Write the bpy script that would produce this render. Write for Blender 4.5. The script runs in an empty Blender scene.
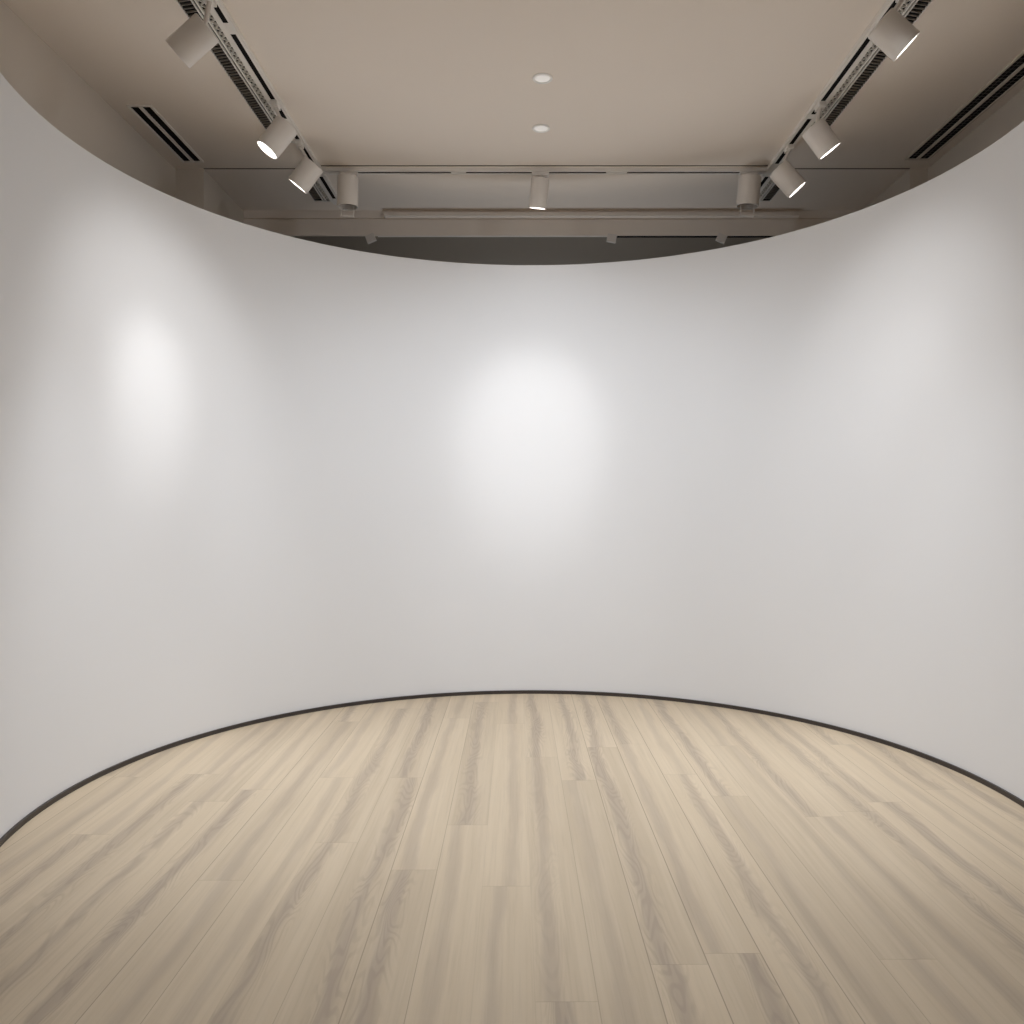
import bpy, bmesh, math
from mathutils import Vector, Matrix
PI = math.pi
S = bpy.context.scene
COL = S.collection

# ------------------------------------------------------------------ frame
F, CX, CY, EYE = 836.0, 524.0, 506.0, 1.40
def at(px, py, depth):
    return Vector(((px - CX) * depth / F, depth, EYE + (CY - py) * depth / F))
def on_z(px, py, z):
    return at(px, py, (z - EYE) * F / (CY - py))
CEIL = 3.85
WC, WR, WTOP = Vector((0.0535, 3.9675)), 2.279, 3.20      # curved wall: centre, inner radius, height
def on_wall(px, py):
    d = Vector(((px - CX) / F, 1.0))
    a = d.dot(d); b = -2 * d.dot(WC); c = WC.dot(WC) - WR * WR
    return at(px, py, (-b + math.sqrt(b * b - 4 * a * c)) / (2 * a))

# -------------------------------------------------------------- materials
def new_mat(name):
    m = bpy.data.materials.new(name); m.use_nodes = True
    nt = m.node_tree
    return m, nt, nt.nodes['Principled BSDF']
def plain(name, col, rough=0.6, metal=0.0, mottled=0.0, scale=6.0, spec=0.5):
    m, nt, p = new_mat(name)
    p.inputs['Roughness'].default_value = rough
    p.inputs['Metallic'].default_value = metal
    p.inputs['Specular IOR Level'].default_value = spec
    tc = nt.nodes.new('ShaderNodeTexCoord')
    n = nt.nodes.new('ShaderNodeTexNoise'); n.inputs['Scale'].default_value = scale
    n.inputs['Detail'].default_value = 3
    nt.links.new(tc.outputs['Object'], n.inputs['Vector'])
    mx = nt.nodes.new('ShaderNodeMix'); mx.data_type = 'RGBA'
    k = mottled
    mx.inputs['A'].default_value = (*[c * (1 - k) for c in col], 1)
    mx.inputs['B'].default_value = (*[min(1, c * (1 + k)) for c in col], 1)
    nt.links.new(n.outputs['Fac'], mx.inputs['Factor'])
    nt.links.new(mx.outputs['Result'], p.inputs['Base Color'])
    return m
M_WALL = plain('white_wall_paint', (0.772, 0.774, 0.785), 0.9, mottled=0.006, scale=1.2, spec=0.15)
M_CEIL = plain('ceiling_paint', (0.86, 0.787, 0.712), 0.95, mottled=0.01, scale=1.5, spec=0.1)
M_ROOM = plain('room_wall_paint', (0.66, 0.60, 0.53), 0.95, mottled=0.01, scale=1.5, spec=0.1)
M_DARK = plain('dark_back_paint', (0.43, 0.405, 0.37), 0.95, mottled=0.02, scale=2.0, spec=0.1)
M_BASE = plain('dark_skirting', (0.040, 0.031, 0.027), 0.45, mottled=0.1, scale=8.0)
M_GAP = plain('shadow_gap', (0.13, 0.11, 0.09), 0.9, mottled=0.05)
M_CAN = plain('spotlight_enamel', (0.74, 0.70, 0.66), 0.5, mottled=0.01)
M_RAIL = plain('rail_enamel', (0.86, 0.83, 0.79), 0.45, mottled=0.02)
M_SLOT = plain('black_slot', (0.010, 0.009, 0.009), 0.8, mottled=0.1, spec=0.1)
M_FIN = plain('fin_metal', (0.25, 0.225, 0.20), 0.5, mottled=0.05)
M_LATT = plain('lattice_metal', (0.70, 0.67, 0.62), 0.4, mottled=0.05)
M_TRIM = plain('downlight_enamel', (0.93, 0.92, 0.90), 0.4, mottled=0.01)
M_INNER = plain('dark_reflector', (0.06, 0.056, 0.052), 0.4, mottled=0.05)

def glow(name, col, strength):
    m, nt, p = new_mat(name)
    p.inputs['Base Color'].default_value = (0.9, 0.9, 0.9, 1)
    p.inputs['Emission Color'].default_value = (*col, 1)
    p.inputs['Emission Strength'].default_value = strength
    return m
M_LENS = glow('lit_lens', (1.0, 0.96, 0.90), 4.0)
M_SOFT = glow('frosted_lens', (1.0, 0.95, 0.88), 0.22)

def floor_material():
    m, nt, p = new_mat('oak_plank_floor')
    N = nt.nodes; L = nt.links
    def math_(op, a, b=None, c=None):
        n = N.new('ShaderNodeMath'); n.operation = op
        for i, v in enumerate((a, b, c)):
            if v is None: continue
            if isinstance(v, (int, float)): n.inputs[i].default_value = v
            else: L.new(v, n.inputs[i])
        return n.outputs[0]
    def comb(x, y, z):
        n = N.new('ShaderNodeCombineXYZ')
        for i, v in enumerate((x, y, z)):
            if isinstance(v, (int, float)): n.inputs[i].default_value = v
            else: L.new(v, n.inputs[i])
        return n.outputs[0]
    def white(vec):
        n = N.new('ShaderNodeTexWhiteNoise'); n.noise_dimensions = '3D'
        L.new(vec, n.inputs['Vector']); return n.outputs['Value']
    def noise(vec, detail=2.0, rough=0.5, dist=0.0):
        n = N.new('ShaderNodeTexNoise'); n.inputs['Scale'].default_value = 1.0
        n.inputs['Detail'].default_value = detail; n.inputs['Roughness'].default_value = rough
        n.inputs['Distortion'].default_value = dist
        L.new(vec, n.inputs['Vector']); return n.outputs['Fac']
    def smooth(v, lo, hi):
        n = N.new('ShaderNodeMapRange'); n.interpolation_type = 'SMOOTHSTEP'
        L.new(v, n.inputs['Value'])
        n.inputs['From Min'].default_value = lo; n.inputs['From Max'].default_value = hi
        return n.outputs['Result']
    def mix(f, a, b, blend='MIX'):
        n = N.new('ShaderNodeMix'); n.data_type = 'RGBA'; n.blend_type = blend
        for key, v in (('Factor', f), ('A', a), ('B', b)):
            if isinstance(v, (int, float)): n.inputs[key].default_value = v
            elif isinstance(v, tuple): n.inputs[key].default_value = (*v, 1)
            else: L.new(v, n.inputs[key])
        return n.outputs['Result']
    tc = N.new('ShaderNodeTexCoord')
    mp = N.new('ShaderNodeMapping'); mp.inputs['Rotation'].default_value = (0, 0, math.radians(-0.55))
    L.new(tc.outputs['Object'], mp.inputs['Vector'])
    sp = N.new('ShaderNodeSeparateXYZ'); L.new(mp.outputs['Vector'], sp.inputs[0])
    u, v = sp.outputs[0], sp.outputs[1]
    W_, L_ = 0.178, 2.3
    us = math_('DIVIDE', math_('SUBTRACT', u, 0.0405 + 0.0134), W_)
    row = math_('FLOOR', us); fu = math_('FRACT', us)
    off = math_('MULTIPLY', white(comb(row, 3.7, 1.1)), 7.3)
    vs = math_('ADD', math_('DIVIDE', v, L_), off)
    colm = math_('FLOOR', vs); fv = math_('FRACT', vs)
    pid = white(comb(row, colm, 0.5)); pid2 = white(comb(row, colm, 9.5)); pid3 = white(comb(row, 21.5, colm))
    # broad darker heart band that wanders along each board
    wob = noise(comb(math_('MULTIPLY', row, 5.31), math_('MULTIPLY', v, 0.9), pid), 2.0)
    centre = math_('ADD', math_('MULTIPLY', pid2, 0.5), math_('MULTIPLY', wob, 0.5))
    dist = math_('ABSOLUTE', math_('SUBTRACT', fu, centre))
    edgew = noise(comb(math_('MULTIPLY', fu, 3.0), math_('MULTIPLY', v, 2.6), math_('MULTIPLY', pid, 31.0)), 3.0)
    band = smooth(math_('ADD', dist, math_('MULTIPLY', math_('SUBTRACT', edgew, 0.5), 0.35)), 0.24, 0.03)
    # fine streaks
    fine = noise(comb(math_('MULTIPLY', u, 95.0), math_('MULTIPLY', v, 2.2), math_('MULTIPLY', pid, 17.0)), 4.0, 0.6)
    mid = noise(comb(math_('MULTIPLY', u, 26.0), math_('MULTIPLY', v, 0.8), math_('MULTIPLY', pid, 41.0)), 2.0)
    # cathedral rings
    rn = noise(comb(math_('MULTIPLY', math_('SUBTRACT', fu, centre), 2.1), math_('MULTIPLY', v, 1.5), math_('MULTIPLY', pid, 53.0)), 1.5, 0.4, 0.4)
    ring = math_('SINE', math_('MULTIPLY', rn, 95.0))
    ringm = math_('MULTIPLY', math_('MULTIPLY', smooth(ring, -0.3, 1.0), smooth(pid3, 0.35, 0.7)), smooth(dist, 0.42, 0.10))
    light = (0.552, 0.450, 0.324); dark = (0.492, 0.400, 0.288)
    c = mix(smooth(pid, 0.0, 1.0), dark, light)
    c = mix(math_('MULTIPLY', smooth(mid, 0.35, 0.7), 0.40), c, (0.618, 0.513, 0.380))
    c = mix(math_('MULTIPLY', band, math_('ADD', math_('MULTIPLY', pid3, 0.35), 0.30)), c, (0.345, 0.278, 0.218))
    c = mix(math_('MULTIPLY', ringm, 0.26), c, (0.270, 0.215, 0.165))
    c = mix(math_('MULTIPLY', smooth(fine, 0.45, 0.75), 0.16), c, (0.270, 0.215, 0.160))
    # seams
    e = math_('MINIMUM', fu, math_('SUBTRACT', 1.0, fu))
    seam = math_('MULTIPLY', smooth(e, 0.014, 0.004), math_('ADD', math_('MULTIPLY', smooth(white(comb(row, 0.2, 0.8)), 0.45, 0.95), 0.50), 0.08))
    ev = math_('MINIMUM', fv, math_('SUBTRACT', 1.0, fv))
    seam2 = math_('MULTIPLY', smooth(ev, 0.0012, 0.0005), 0.18)
    c = mix(math_('MAXIMUM', seam, seam2), c, (0.10, 0.075, 0.055))
    L.new(c, p.inputs['Base Color'])
    p.inputs['Roughness'].default_value = 0.5
    p.inputs['Specular IOR Level'].default_value = 0.35
    return m
M_FLOOR = floor_material()

# ---------------------------------------------------------------- helpers
def link(name, bm, mat, parent=None, smooth=False, loc=None):
    me = bpy.data.meshes.new(name)
    bmesh.ops.recalc_face_normals(bm, faces=bm.faces[:])
    bm.to_mesh(me); bm.free()
    me.materials.append(mat)
    if smooth:
        me.polygons.foreach_set('use_smooth', [True] * len(me.polygons))
        try: me.set_sharp_from_angle(angle=math.radians(35))
        except Exception: pass
    o = bpy.data.objects.new(name, me); COL.objects.link(o)
    if parent is not None: o.parent = parent
    if loc is not None: o.location = loc
    return o
def box(bm, x0, x1, y0, y1, z0, z1, mat=None):
    vs = [bm.verts.new((x, y, z)) for x in (x0, x1) for y in (y0, y1) for z in (z0, z1)]
    if mat is not None:
        for v in vs: v.co = mat @ v.co
    for f in ((0, 1, 3, 2), (4, 6, 7, 5), (0, 4, 5, 1), (2, 3, 7, 6), (0, 2, 6, 4), (1, 5, 7, 3)):
        bm.faces.new([vs[i] for i in f])
def lathe(bm, prof, mat, n=40):
    """prof: (radius, distance along local -Z) pairs, revolved, then placed by mat"""
    rings = []
    for r, d in prof:
        if r < 1e-6: rings.append([bm.verts.new(mat @ Vector((0, 0, -d)))])
        else: rings.append([bm.verts.new(mat @ Vector((r * math.cos(2 * PI * i / n), r * math.sin(2 * PI * i / n), -d))) for i in range(n)])
    for a, b in zip(rings, rings[1:]):
        for i in range(n):
            j = (i + 1) % n
            if len(a) == 1 and len(b) == 1: continue
            if len(a) == 1: bm.faces.new((a[0], b[i], b[j]))
            elif len(b) == 1: bm.faces.new((a[i], b[0], a[j]))
            else: bm.faces.new((a[i], b[i], b[j], a[j]))
def structure(o): o['kind'] = 'structure'; return o
def thing(name, label, cat, loc, group=None):
    o = bpy.data.objects.new(name, None); COL.objects.link(o)
    o.empty_display_size = 0.1; o.location = loc
    o['label'] = label; o['category'] = cat
    if group: o['group'] = group
    return o
def tag(o, label, cat, group=None):
    o['label'] = label; o['category'] = cat
    if group: o['group'] = group
    return o

# ---------------------------------------------------------------- setting
SEAM = (CEIL - EYE) * F / (CY - 168.5)          # depth of the ceiling joint
XL, XR = -2.53, 2.93                            # side walls before the joint
XL2, XR2 = -2.325, 2.80                         # and behind it
BH = 6.93                                       # bulkhead depth
BACK = 7.58
NEAR = -2.6
bm = bmesh.new(); box(bm, XL - .15, XR + .15, NEAR - .15, BACK + .15, -.1, 0)
structure(link('floor', bm, M_FLOOR))
bm = bmesh.new(); box(bm, XL - .15, XR + .15, NEAR - .15, BACK + .15, CEIL, CEIL + .15)
structure(link('ceiling', bm, M_CEIL))
bm = bmesh.new(); box(bm, XL - .15, XL, NEAR, SEAM, 0, CEIL); box(bm, XL - .15, XL2, SEAM, BACK, 0, CEIL)
structure(link('wall_left', bm, M_ROOM))
bm = bmesh.new(); box(bm, XR, XR + .15, NEAR, SEAM, 0, CEIL); box(bm, XR2, XR + .15, SEAM, BACK, 0, CEIL)
structure(link('wall_right', bm, M_ROOM))
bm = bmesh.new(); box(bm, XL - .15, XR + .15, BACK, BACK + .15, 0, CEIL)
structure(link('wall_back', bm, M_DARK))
bm = bmesh.new(); box(bm, XL - .15, XR + .15, NEAR - .15, NEAR, 0, CEIL)
structure(link('wall_front', bm, M_WALL))

def arc_band(r0, r1, z0, z1, a0, a1, n, bev=0.0):
    bm = bmesh.new(); prev = None; first = None
    for i in range(n + 1):
        a = a0 + (a1 - a0) * i / n
        s, c = math.sin(a), math.cos(a)
        if bev: prof = ((r0, z0), (r0, z1 - bev), (r0 + bev, z1), (r1 - bev, z1), (r1, z1 - bev), (r1, z0))
        else: prof = ((r0, z0), (r0, z1), (r1, z1), (r1, z0))
        ring = [bm.verts.new((WC.x + r * s, WC.y + r * c, z)) for r, z in prof]
        k = len(ring)
        if prev:
            for j in range(k): bm.faces.new((prev[j], prev[(j + 1) % k], ring[(j + 1) % k], ring[j]))
        else: first = ring
        prev = ring
    bm.faces.new(first); bm.faces.new(prev)
    return bm
A0, A1 = math.radians(-124), math.radians(124)
structure(link('wall_curved', arc_band(WR, WR + .10, 0, WTOP, A0, A1, 220, .004), M_WALL, smooth=True))
structure(link('baseboard_curved', arc_band(WR - .012, WR + .0, 0, .024, A0, A1, 220), M_BASE, smooth=True))

# bulkhead across the back, its recessed joint and the raised cove panel
def zb(py, d): return EYE + (CY - py) * d / F
bm = bmesh.new(); box(bm, XL2, XR2, BH, BH + .02, zb(218.3, BH), CEIL)
box(bm, XL2, XR2, BH + .012, BH + .02, zb(219.6, BH), zb(218.3, BH))
box(bm, XL2, XR2, BH, BH + .02, zb(235.5, BH), zb(219.6, BH))
structure(link('trim_1', bm, M_CEIL))
x0, x1 = at(384, 212, BH - .06).x, at(800, 212, BH - .06).x
bm = bmesh.new(); box(bm, x0, x1, BH - .055, BH, zb(218, BH), zb(212.2, BH - .055))
structure(link('trim_2', bm, M_CEIL))
# joint line in the ceiling either side of the cross track
bm = bmesh.new(); box(bm, XL2, -1.55, SEAM - .006, SEAM + .006, CEIL - .003, CEIL + .002)
structure(link('trim_3', bm, M_GAP))
bm = bmesh.new(); box(bm, 1.86, XR2, SEAM - .006, SEAM + .006, CEIL - .003, CEIL + .002)
structure(link('trim_4', bm, M_GAP))

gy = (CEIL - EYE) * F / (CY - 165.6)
bm = bmesh.new(); box(bm, -1.46, 1.755, gy - .006, gy + .006, CEIL - .003, CEIL + .002)  # dark strip laid on for the shadow line along the cross track
structure(link('shadow_strip', bm, M_GAP))
# --------------------------------------------------- tracks on the ceiling
TL, TR, TY0, TY1 = -1.497, 1.790, -1.6, 6.73
CR = (CEIL - EYE) * F / (CY - 169.2) + 0.0       # cross track depth
def rail_mesh(along, c0, c1, mid, w, h, slots):
    """channel with a flat back and two lips round a slot; slots = black openings"""
    rail, slot = bmesh.new(), []
    z1, z0 = CEIL, CEIL - h
    def put(b, a0, a1, m0, m1, za, zc):
        if along == 'y': box(b, mid + m0, mid + m1, a0, a1, za, zc)
        else: box(b, a0, a1, mid + m0, mid + m1, za, zc)
    sw = w * .21
    put(rail, c0, c1, -w / 2, -sw, z0, z1)
    put(rail, c0, c1, sw, w / 2, z0, z1)
    put(rail, c0, c1, -sw, sw, z1 - .006, z1)
    prev = c0
    for a0, a1 in slots:                          # bridge pieces between the openings
        if a0 - prev > .004: put(rail, prev, a0, -sw, sw, z0 + .002, z1 - .006)
        slot.append(bmesh.new()); put(slot[-1], a0, a1, -sw, sw, z0 + .003, z1 - .006)
        prev = a1
    if c1 - prev > .004: put(rail, prev, c1, -sw, sw, z0 + .002, z1 - .006)
    return rail, slot
def add_track(label, *a):
    t = thing('lighting_track', label, 'lighting track', (0, 0, 0), 'tracks that carry the spotlights')
    r, s = rail_mesh(*a)
    link('rail', r, M_RAIL, t)
    for b in s: link('power_slot', b, M_SLOT, t)['label'] = 'black slot in the rail'
    return t
add_track('pale lighting track running from front to back on the left half of the ceiling',
          'y', TY0, TY1, TL, .068, .026, ((-1.5, .9), (1.0, 2.6), (2.7, 4.20), (4.30, 5.24), (5.31, 5.97), (6.16, 6.60)))
add_track('pale lighting track running from front to back on the right half of the ceiling',
          'y', TY0, TY1, TR, .068, .026, ((-1.5, .9), (1.0, 2.6), (2.7, 3.86), (3.95, 5.18), (5.24, 5.93), (6.16, 6.66)))
def cx(px): return (px - CX) * CR / F
ct = add_track('pale lighting track crossing the ceiling from side to side near the back',
          'x', TL + .036, TR - .036, CR, .066, .026,
          ((cx(355), cx(451)), (cx(466), cx(606)), (cx(627), cx(742))))

# slotted air grilles that run beside each long track
def grille(label, x_in, sgn, *spans):
    """x_in = edge beside the track, sgn = outward direction"""
    t = thing('linear_air_grille', label, 'air grille', (0, 0, 0), 'air grilles beside the tracks')
    def bx(b, o0, o1, y0, y1, z0, z1):
        xs = sorted((x_in + sgn * o0, x_in + sgn * o1)); box(b, xs[0], xs[1], y0, y1, z0, z1)
    fr, back, fin, lat = (bmesh.new() for _ in range(4))
    for y0, y1 in spans:
        bx(fr, .000, .016, y0, y1, CEIL - .014, CEIL)
        bx(fr, .046, .056, y0, y1, CEIL - .016, CEIL)
        bx(fr, .142, .147, y0, y1, CEIL - .012, CEIL)
        bx(fr, .016, .142, y1 - .006, y1, CEIL - .010, CEIL)
        bx(fr, .016, .142, y0, y0 + .006, CEIL - .010, CEIL)
        bx(back, .016, .142, y0 + .006, y1 - .006, CEIL - .003, CEIL)
        bx(fr, .068, .076, y0, y1, CEIL - .013, CEIL)
        y = y0 + .02
        while y < y1 - .03:                       # fins of the wide strip
            m = Matrix.Translation((x_in + sgn * .109, y, CEIL - .007)) @ Matrix.Rotation(sgn * math.radians(14), 4, 'Z')
            box(fin, -.033, .033, -.0024, .0024, -.004, .004, m); y += .030
        y = y0 + .02; k = 0
        while y < y1 - .03:                       # zigzag of the narrow strip
            m = Matrix.Translation((x_in + sgn * .031, y, CEIL - .007)) @ Matrix.Rotation(sgn * math.radians(38 if k % 2 else -38), 4, 'Z')
            box(lat, -.020, .020, -.0035, .0035, -.004, .004, m); y += .024; k += 1
    link('frame', fr, M_RAIL, t)
    b = link('dark_backing', back, M_SLOT, t); b['label'] = 'black opening behind the fins'
    link('fin_strip', fin, M_FIN, t); link('zigzag_strip', lat, M_LATT, t)
grille('long finned air grille along the outer side of the left long track', TL - .036, -1, (-1.5, 5.62))
grille('short finned air grille at the far left end, behind the cross track', TL - .036, -1, (6.20, 6.70))
grille('long finned air grille along the outer side of the right long track', TR + .036, 1, (-1.5, 5.45))
grille('short finned air grille at the far right end, behind the cross track', TR + .036, 1, (6.20, 6.70))

# two-slot ceiling air vents by the side walls
def vent(label, x0, x1, y0, y1, frame_mat):
    t = thing('slot_air_vent', label, 'air vent', ((x0 + x1) / 2, (y0 + y1) / 2, CEIL))
    hx, hy = (x1 - x0) / 2, (y1 - y0) / 2
    b = bmesh.new(); w = .014
    box(b, -hx, -hx + w, -hy, hy, -.010, 0); box(b, hx - w, hx, -hy, hy, -.010, 0)
    box(b, -hx + w, hx - w, -hy, -hy + w, -.010, 0); box(b, -hx + w, hx - w, hy - w, hy, -.010, 0)
    link('frame', b, frame_mat, t)
    b = bmesh.new(); box(b, -.011, .011, -hy + w, hy - w, -.010, 0); link('divider', b, frame_mat, t)
    for s in (-1, 1):
        b = bmesh.new(); xs = sorted((s * .011, s * (hx - w))); box(b, xs[0], xs[1], -hy + w, hy - w, -.003, 0)
        o = link('slot', b, M_SLOT, t); o['label'] = 'black slot of the vent'
        b = bmesh.new(); y = -hy + w + .02
        xm = (xs[0] + xs[1]) / 2; box(b, xm - .0015, xm + .0015, -hy + w, hy - w, -.0042, -.003)
        while y < hy - w - .02:
            box(b, xs[0], xs[1], y - .002, y + .002, -.0045, -.003); y += .035
        link('louvre', b, M_INNER if hy > 1 else M_SLOT, o)
vent('short two-slot black air vent in the ceiling by the left side wall', -2.425, -2.275, 5.10, 5.94, M_RAIL)
vent('long two-slot black air vent in the ceiling by the right side wall', 2.685, 2.855, 1.60, 5.90, M_ROOM)

# recessed round downlights
def downlight(label, px, py):
    p = on_z(px, py, CEIL)
    t = thing('recessed_downlight', label, 'downlight', p, 'recessed downlights in the middle of the ceiling')
    b = bmesh.new()
    lathe(b, ((.056, 0), (.058, .004), (.054, .008), (.046, .009), (.042, .006), (.042, .001)), Matrix(), 40)
    link('trim_ring', b, M_TRIM, t, True)
    b = bmesh.new(); lathe(b, ((0, .003), (.042, .003)), Matrix(), 40)
    link('lens', b, M_SOFT, t)
    return p
D1 = downlight('round white recessed downlight, the one nearer the viewer', 542.5, 78)
D2 = downlight('round white recessed downlight, the one nearer the cross track', 541, 128)

# ------------------------------------------------------------- spotlights
def frame_from(axis):
    z = -axis.normalized()                         # local -Z = beam
    up = Vector((0, 0, 1)) if abs(z.z) < .98 else Vector((0, 1, 0))
    x = up.cross(z).normalized(); y = z.cross(x)
    return Matrix((x, y, z)).transposed().to_4x4()
def spot_can(label, back, front, r, lens_mat, track_pt, recess=.004, tab=False):
    t = thing('track_spotlight', label, 'track spotlight', track_pt, 'white track spotlights')
    B, Fr = back - track_pt, front - track_pt
    ax = Fr - B; L = ax.length; M = Matrix.Translation(B) @ frame_from(ax)
    b = bmesh.new()
    prof = [(0, .004), (r * .55, .004), (r * .60, 0), (r * .94, 0), (r, .006), (r, L - .002), (r - .002, L), (r - .006, L), (r - .008, L - .002),
            (r - .008, L - recess - .004), (0, L - recess - .004)]
    lathe(b, prof, M, 48); link('housing', b, M_CAN, t, True)
    b = bmesh.new(); lathe(b, ((0, L - recess), (r - .0085, L - recess), (r - .0085, L - recess - .003), (0, L - recess - .003)), M, 48)
    ln = link('lens', b, lens_mat, t)
    if lens_mat is M_LENS: ln['label'] = 'glowing white lens'
    # adapter clipped into the track, stem and knuckle down to the housing
    b = bmesh.new()
    if abs(track_pt.y - CR) < .02: box(b, -.062, .062, -.022, .022, -.052, -.026 + .003)
    else: box(b, -.020, .020, -.042, .042, -.052, -.026 + .003)
    link('track_adapter', b, M_RAIL, t)
    b = bmesh.new()
    top = Vector((0, 0, -.050)); join = B + ax.normalized() * (r * .35)
    d = join - top; ms = Matrix.Translation(top) @ frame_from(d)
    lathe(b, ((0, 0), (.011, 0), (.011, d.length), (0, d.length)), ms, 16)
    link('stem', b, M_CAN, t, True)
    if tab:
        b = bmesh.new()
        m2 = M @ Matrix.Translation((0, 0, -L))
        box(b, -r * .62, r * .62, -.004, .004, -.075, -.060, m2)
        for s in (-1, 1): box(b, s * r * .60 - .003, s * r * .60 + .003, -.003, .003, -.062, .012, m2)
        link('shade_clip', b, M_CAN, t)
    return front, ax.normalized()

ZB = CEIL - EYE - .15
def depth_for(py, drop): return (CEIL - EYE - drop) * F / (CY - py)
def can(label, back_px, front_px, drop, show, r, mat, side, **k):
    """show = how much of the lens disc faces the viewer (0 = edge-on)"""
    d = depth_for(back_px[1], drop)
    bk = at(*back_px, d)
    fr = min((at(*front_px, d + i * .004) for i in range(-60, 61)),
             key=lambda q: abs((q - bk).normalized().dot((Vector((0, 0, EYE)) - q).normalized()) - show))
    tp = Vector((TL if side == 'L' else TR, d + .0, CEIL)) if side in 'LR' else Vector((bk.x, CR, CEIL))
    return spot_can(label, bk, fr, r, mat, tp, **k)
C1 = can('white spotlight on the left track nearest the viewer, at the top edge', (208, 27), (177.5, 54.5), .17, -.02, .074, M_LENS, 'L')
C2 = can('white spotlight with a bright glowing lens, middle one on the left track', (287, 125.5), (266.8, 150.3), .16, .30, .073, M_LENS, 'L')
C3 = can('white spotlight at the back end of the left track before the cross track', (314, 164), (297.5, 186.3), .17, .07, .075, M_LENS, 'L')
C7 = can('white spotlight at the back end of the right track before the cross track', (778, 168.5), (797.5, 190), .17, .09, .075, M_LENS, 'R')
C8 = can('white spotlight pointing right, middle one on the right track', (812.5, 127), (830.3, 151.3), .16, .08, .075, M_LENS, 'R')
C9 = can('white spotlight on the right track nearest the viewer, at the top edge', (880, 22.5), (907, 47), .17, .05, .077, M_LENS, 'R')
C4 = can('white unlit spotlight hanging straight down at the left end of the cross track', (348, 177), (347.5, 207), .075, .30, .076, M_INNER, 'X', recess=.05, tab=True)
C5 = can('white lit spotlight hanging from the middle of the cross track', (540.5, 178), (537.5, 208.5), .085, .09, .066, M_LENS, 'X')
C6 = can('white unlit spotlight hanging straight down at the right end of the cross track', (750, 177), (747.5, 206.5), .075, .30, .080, M_INNER, 'X', recess=.05, tab=True)

# slim rail with clamps under the bulkhead
RD = BH + .02
zr = zb(236.3, RD)
t = thing('hanging_rail', 'slim pale rail with three small clamps under the bulkhead behind the curved wall', 'rail', (0, RD, zr))
def rx(px): return (px - CX) * RD / F
b = bmesh.new(); box(b, rx(378), rx(610), -.008, .008, -.004, .007); link('rail_bar', b, M_RAIL, t)
b = bmesh.new(); box(b, rx(610), rx(840), -.010, .010, -.008, .007); o = link('rail_bar', b, M_SLOT, t); o['label'] = 'black right half of the rail'
for i, px in enumerate((371, 611.5, 721)):
    b = bmesh.new(); m = Matrix.Translation((rx(px), -.012, -.020)) @ Matrix.Rotation(math.radians((-22, 10, 24)[i]), 4, 'Y')
    box(b, -.038, .038, -.016, .016, -.034, .030, m); link('clamp', b, M_CAN, t)

# ------------------------------------------------------------------ light
def lamp(name, loc, aim, watts, deg, blend=1.0, col=(.93, .975, 1.03), rad=.05):
    d = bpy.data.lights.new(name, 'SPOT'); d.energy = watts; d.spot_size = math.radians(deg)
    d.spot_blend = blend; d.color = col; d.shadow_soft_size = rad
    o = bpy.data.objects.new(name, d); COL.objects.link(o)
    o.location = loc; o.rotation_euler = (Vector(aim) - Vector(loc)).to_track_quat('-Z', 'Y').to_euler()
    return o
def down(p, watts, deg, tilt=(0, 0), rad=.06):
    lamp('spill_or_added_fill', p, Vector(p) + Vector((tilt[0], tilt[1], -1)), watts, deg, rad=rad)
def on_floor(px, py): return at(px, py, EYE * F / (py - CY))
def on_floor(px, py): return at(px, py, EYE * F / (py - CY))
def added_wall_spot(px, back, along, watts, deg, z=CEIL - .03, **k):
    """added lamp with no fixture, set back from the wall point it lights"""
    p = on_wall(*px); n = (Vector((WC.x, WC.y, 0)) - Vector((p.x, p.y, 0))).normalized()
    t_ = Vector((-n.y, n.x, 0))
    q = p + n * back + t_ * along
    lamp('spotlight_or_added_beam', (q.x, q.y, z), p, watts, deg, **k)
NEUT = (1, 1, 1)
added_wall_spot((148, 386), 1.35, 0, 125, 22, col=NEUT, rad=.16)
added_wall_spot((140, 405), 1.35, 0, 92, 62, col=NEUT, rad=.16)
added_wall_spot((914, 400), 1.35, 0, 36, 28, col=NEUT, rad=.16)
added_wall_spot((918, 405), 1.35, 0, 62, 62, col=NEUT, rad=.16)
lamp('downlight_or_added_beam', (D1.x, 4.0, CEIL - .03), on_wall(530, 436), 112, 29, col=NEUT, rad=.1)  # added lamps for the centre hot spot; no downlight is built here
lamp('downlight_or_added_beam', (D1.x, 4.0, CEIL - .03), on_wall(530, 470), 40, 44, col=NEUT, rad=.1)
for c, px in ((C1, (190, 800)), (C9, (850, 785))):
    lamp('spotlight_or_added_beam', c[0] + c[1] * .02, on_floor(*px), 115, 48)
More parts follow.
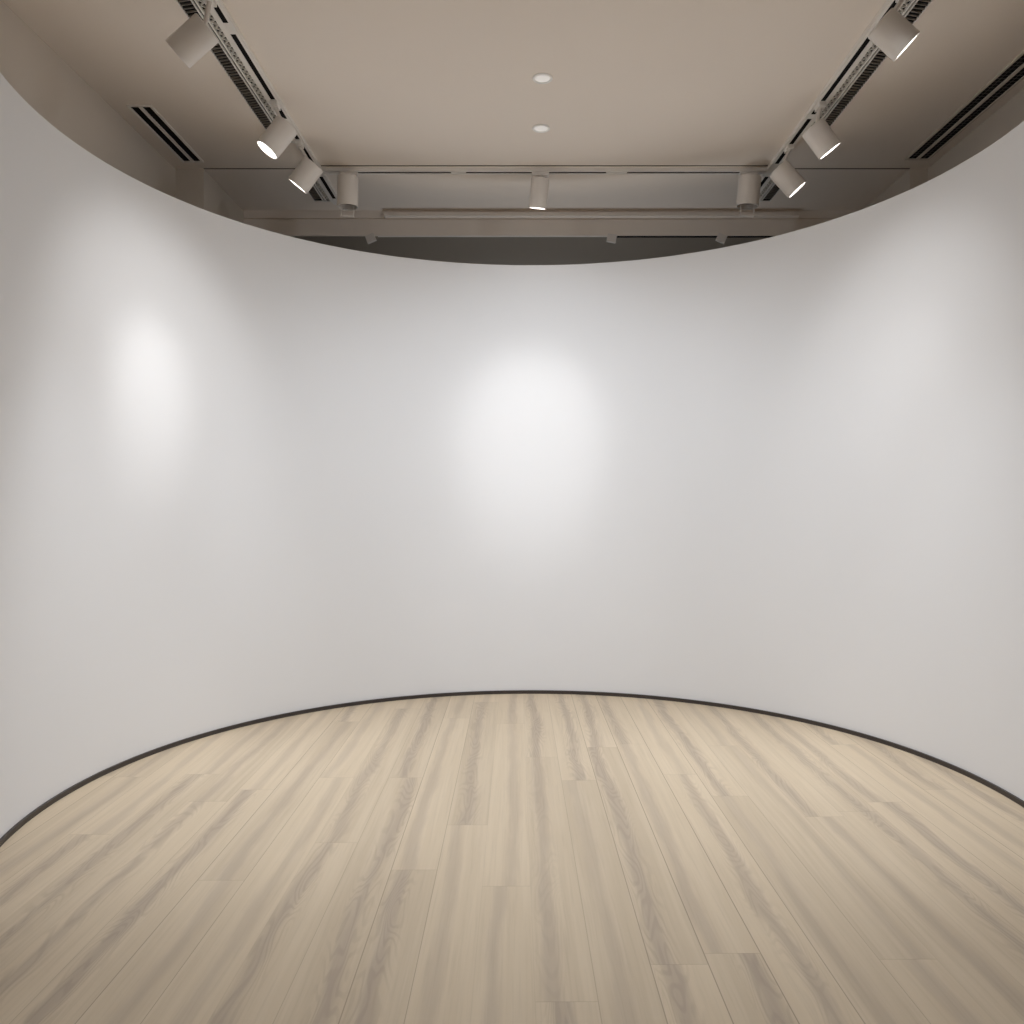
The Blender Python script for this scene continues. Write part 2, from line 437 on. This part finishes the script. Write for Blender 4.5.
for c, px in ((C2, (300, 742)), (C8, (735, 745))):
    lamp('spotlight_or_added_beam', c[0] + c[1] * .02, on_floor(*px), 62, 36)
lamp('downlight_or_added_beam', D2 - Vector((0, 0, .02)), on_floor(530, 718), 58, 46)
for c, w_ in ((C2, 24), (C8, 24), (C5, 14)):
    to = Vector((WC.x - c[0].x, WC.y - c[0].y)) * .13
    down(c[0] + c[1] * .02, w_, 52, to)
for x, y, px, w_ in ((TL, 2.3, (740, 730), 128), (TR, 2.3, (330, 730), 132), (TL, 3.3, (560, 735), 54), (TR, 3.3, (500, 735), 54)):  # added fill lamps on the unseen stretch of track, no cans built
    lamp('spill_or_added_fill', (x, y, CEIL - .22), on_wall(*px), w_, 100)
for p, w_ in ((D1, 18), (D2, 34), (Vector((D1.x, 3.4, CEIL)), 20), (Vector((D1.x, 1.9, CEIL)), 128)):  # last two are added fill lamps out of view, without fixtures
    down(p - Vector((0, 0, .02)), w_, 125)
lamp('hidden_back_fill', (0.2, 6.6, .25), (0.2, 6.75, 3.85), 85, 82, rad=.5)  # unseen uplight added behind the curved wall to brighten the back

w = bpy.data.worlds.new('World'); S.world = w; w.use_nodes = True
w.node_tree.nodes['Background'].inputs['Color'].default_value = (.5, .47, .44, 1)
w.node_tree.nodes['Background'].inputs['Strength'].default_value = 0.3

# ----------------------------------------------------------------- camera
cd = bpy.data.cameras.new('Camera'); cam = bpy.data.objects.new('Camera', cd); COL.objects.link(cam)
cd.sensor_width = 36; cd.sensor_fit = 'HORIZONTAL'; cd.lens = F / 1024 * 36
cd.shift_x = (512 - CX) / 1024; cd.shift_y = -(512 - CY) / 1024
cam.location = (0, 0, EYE); cam.rotation_euler = (PI / 2, 0, 0)
cd.clip_start = .05
S.camera = cam
vs = S.view_settings
vs.view_transform = 'Standard'; vs.look = 'None'; vs.gamma = 1; vs.use_curve_mapping = False; vs.exposure = 0.18
S.cycles.use_denoising = True
S.cycles.max_bounces = 12; S.cycles.diffuse_bounces = 8
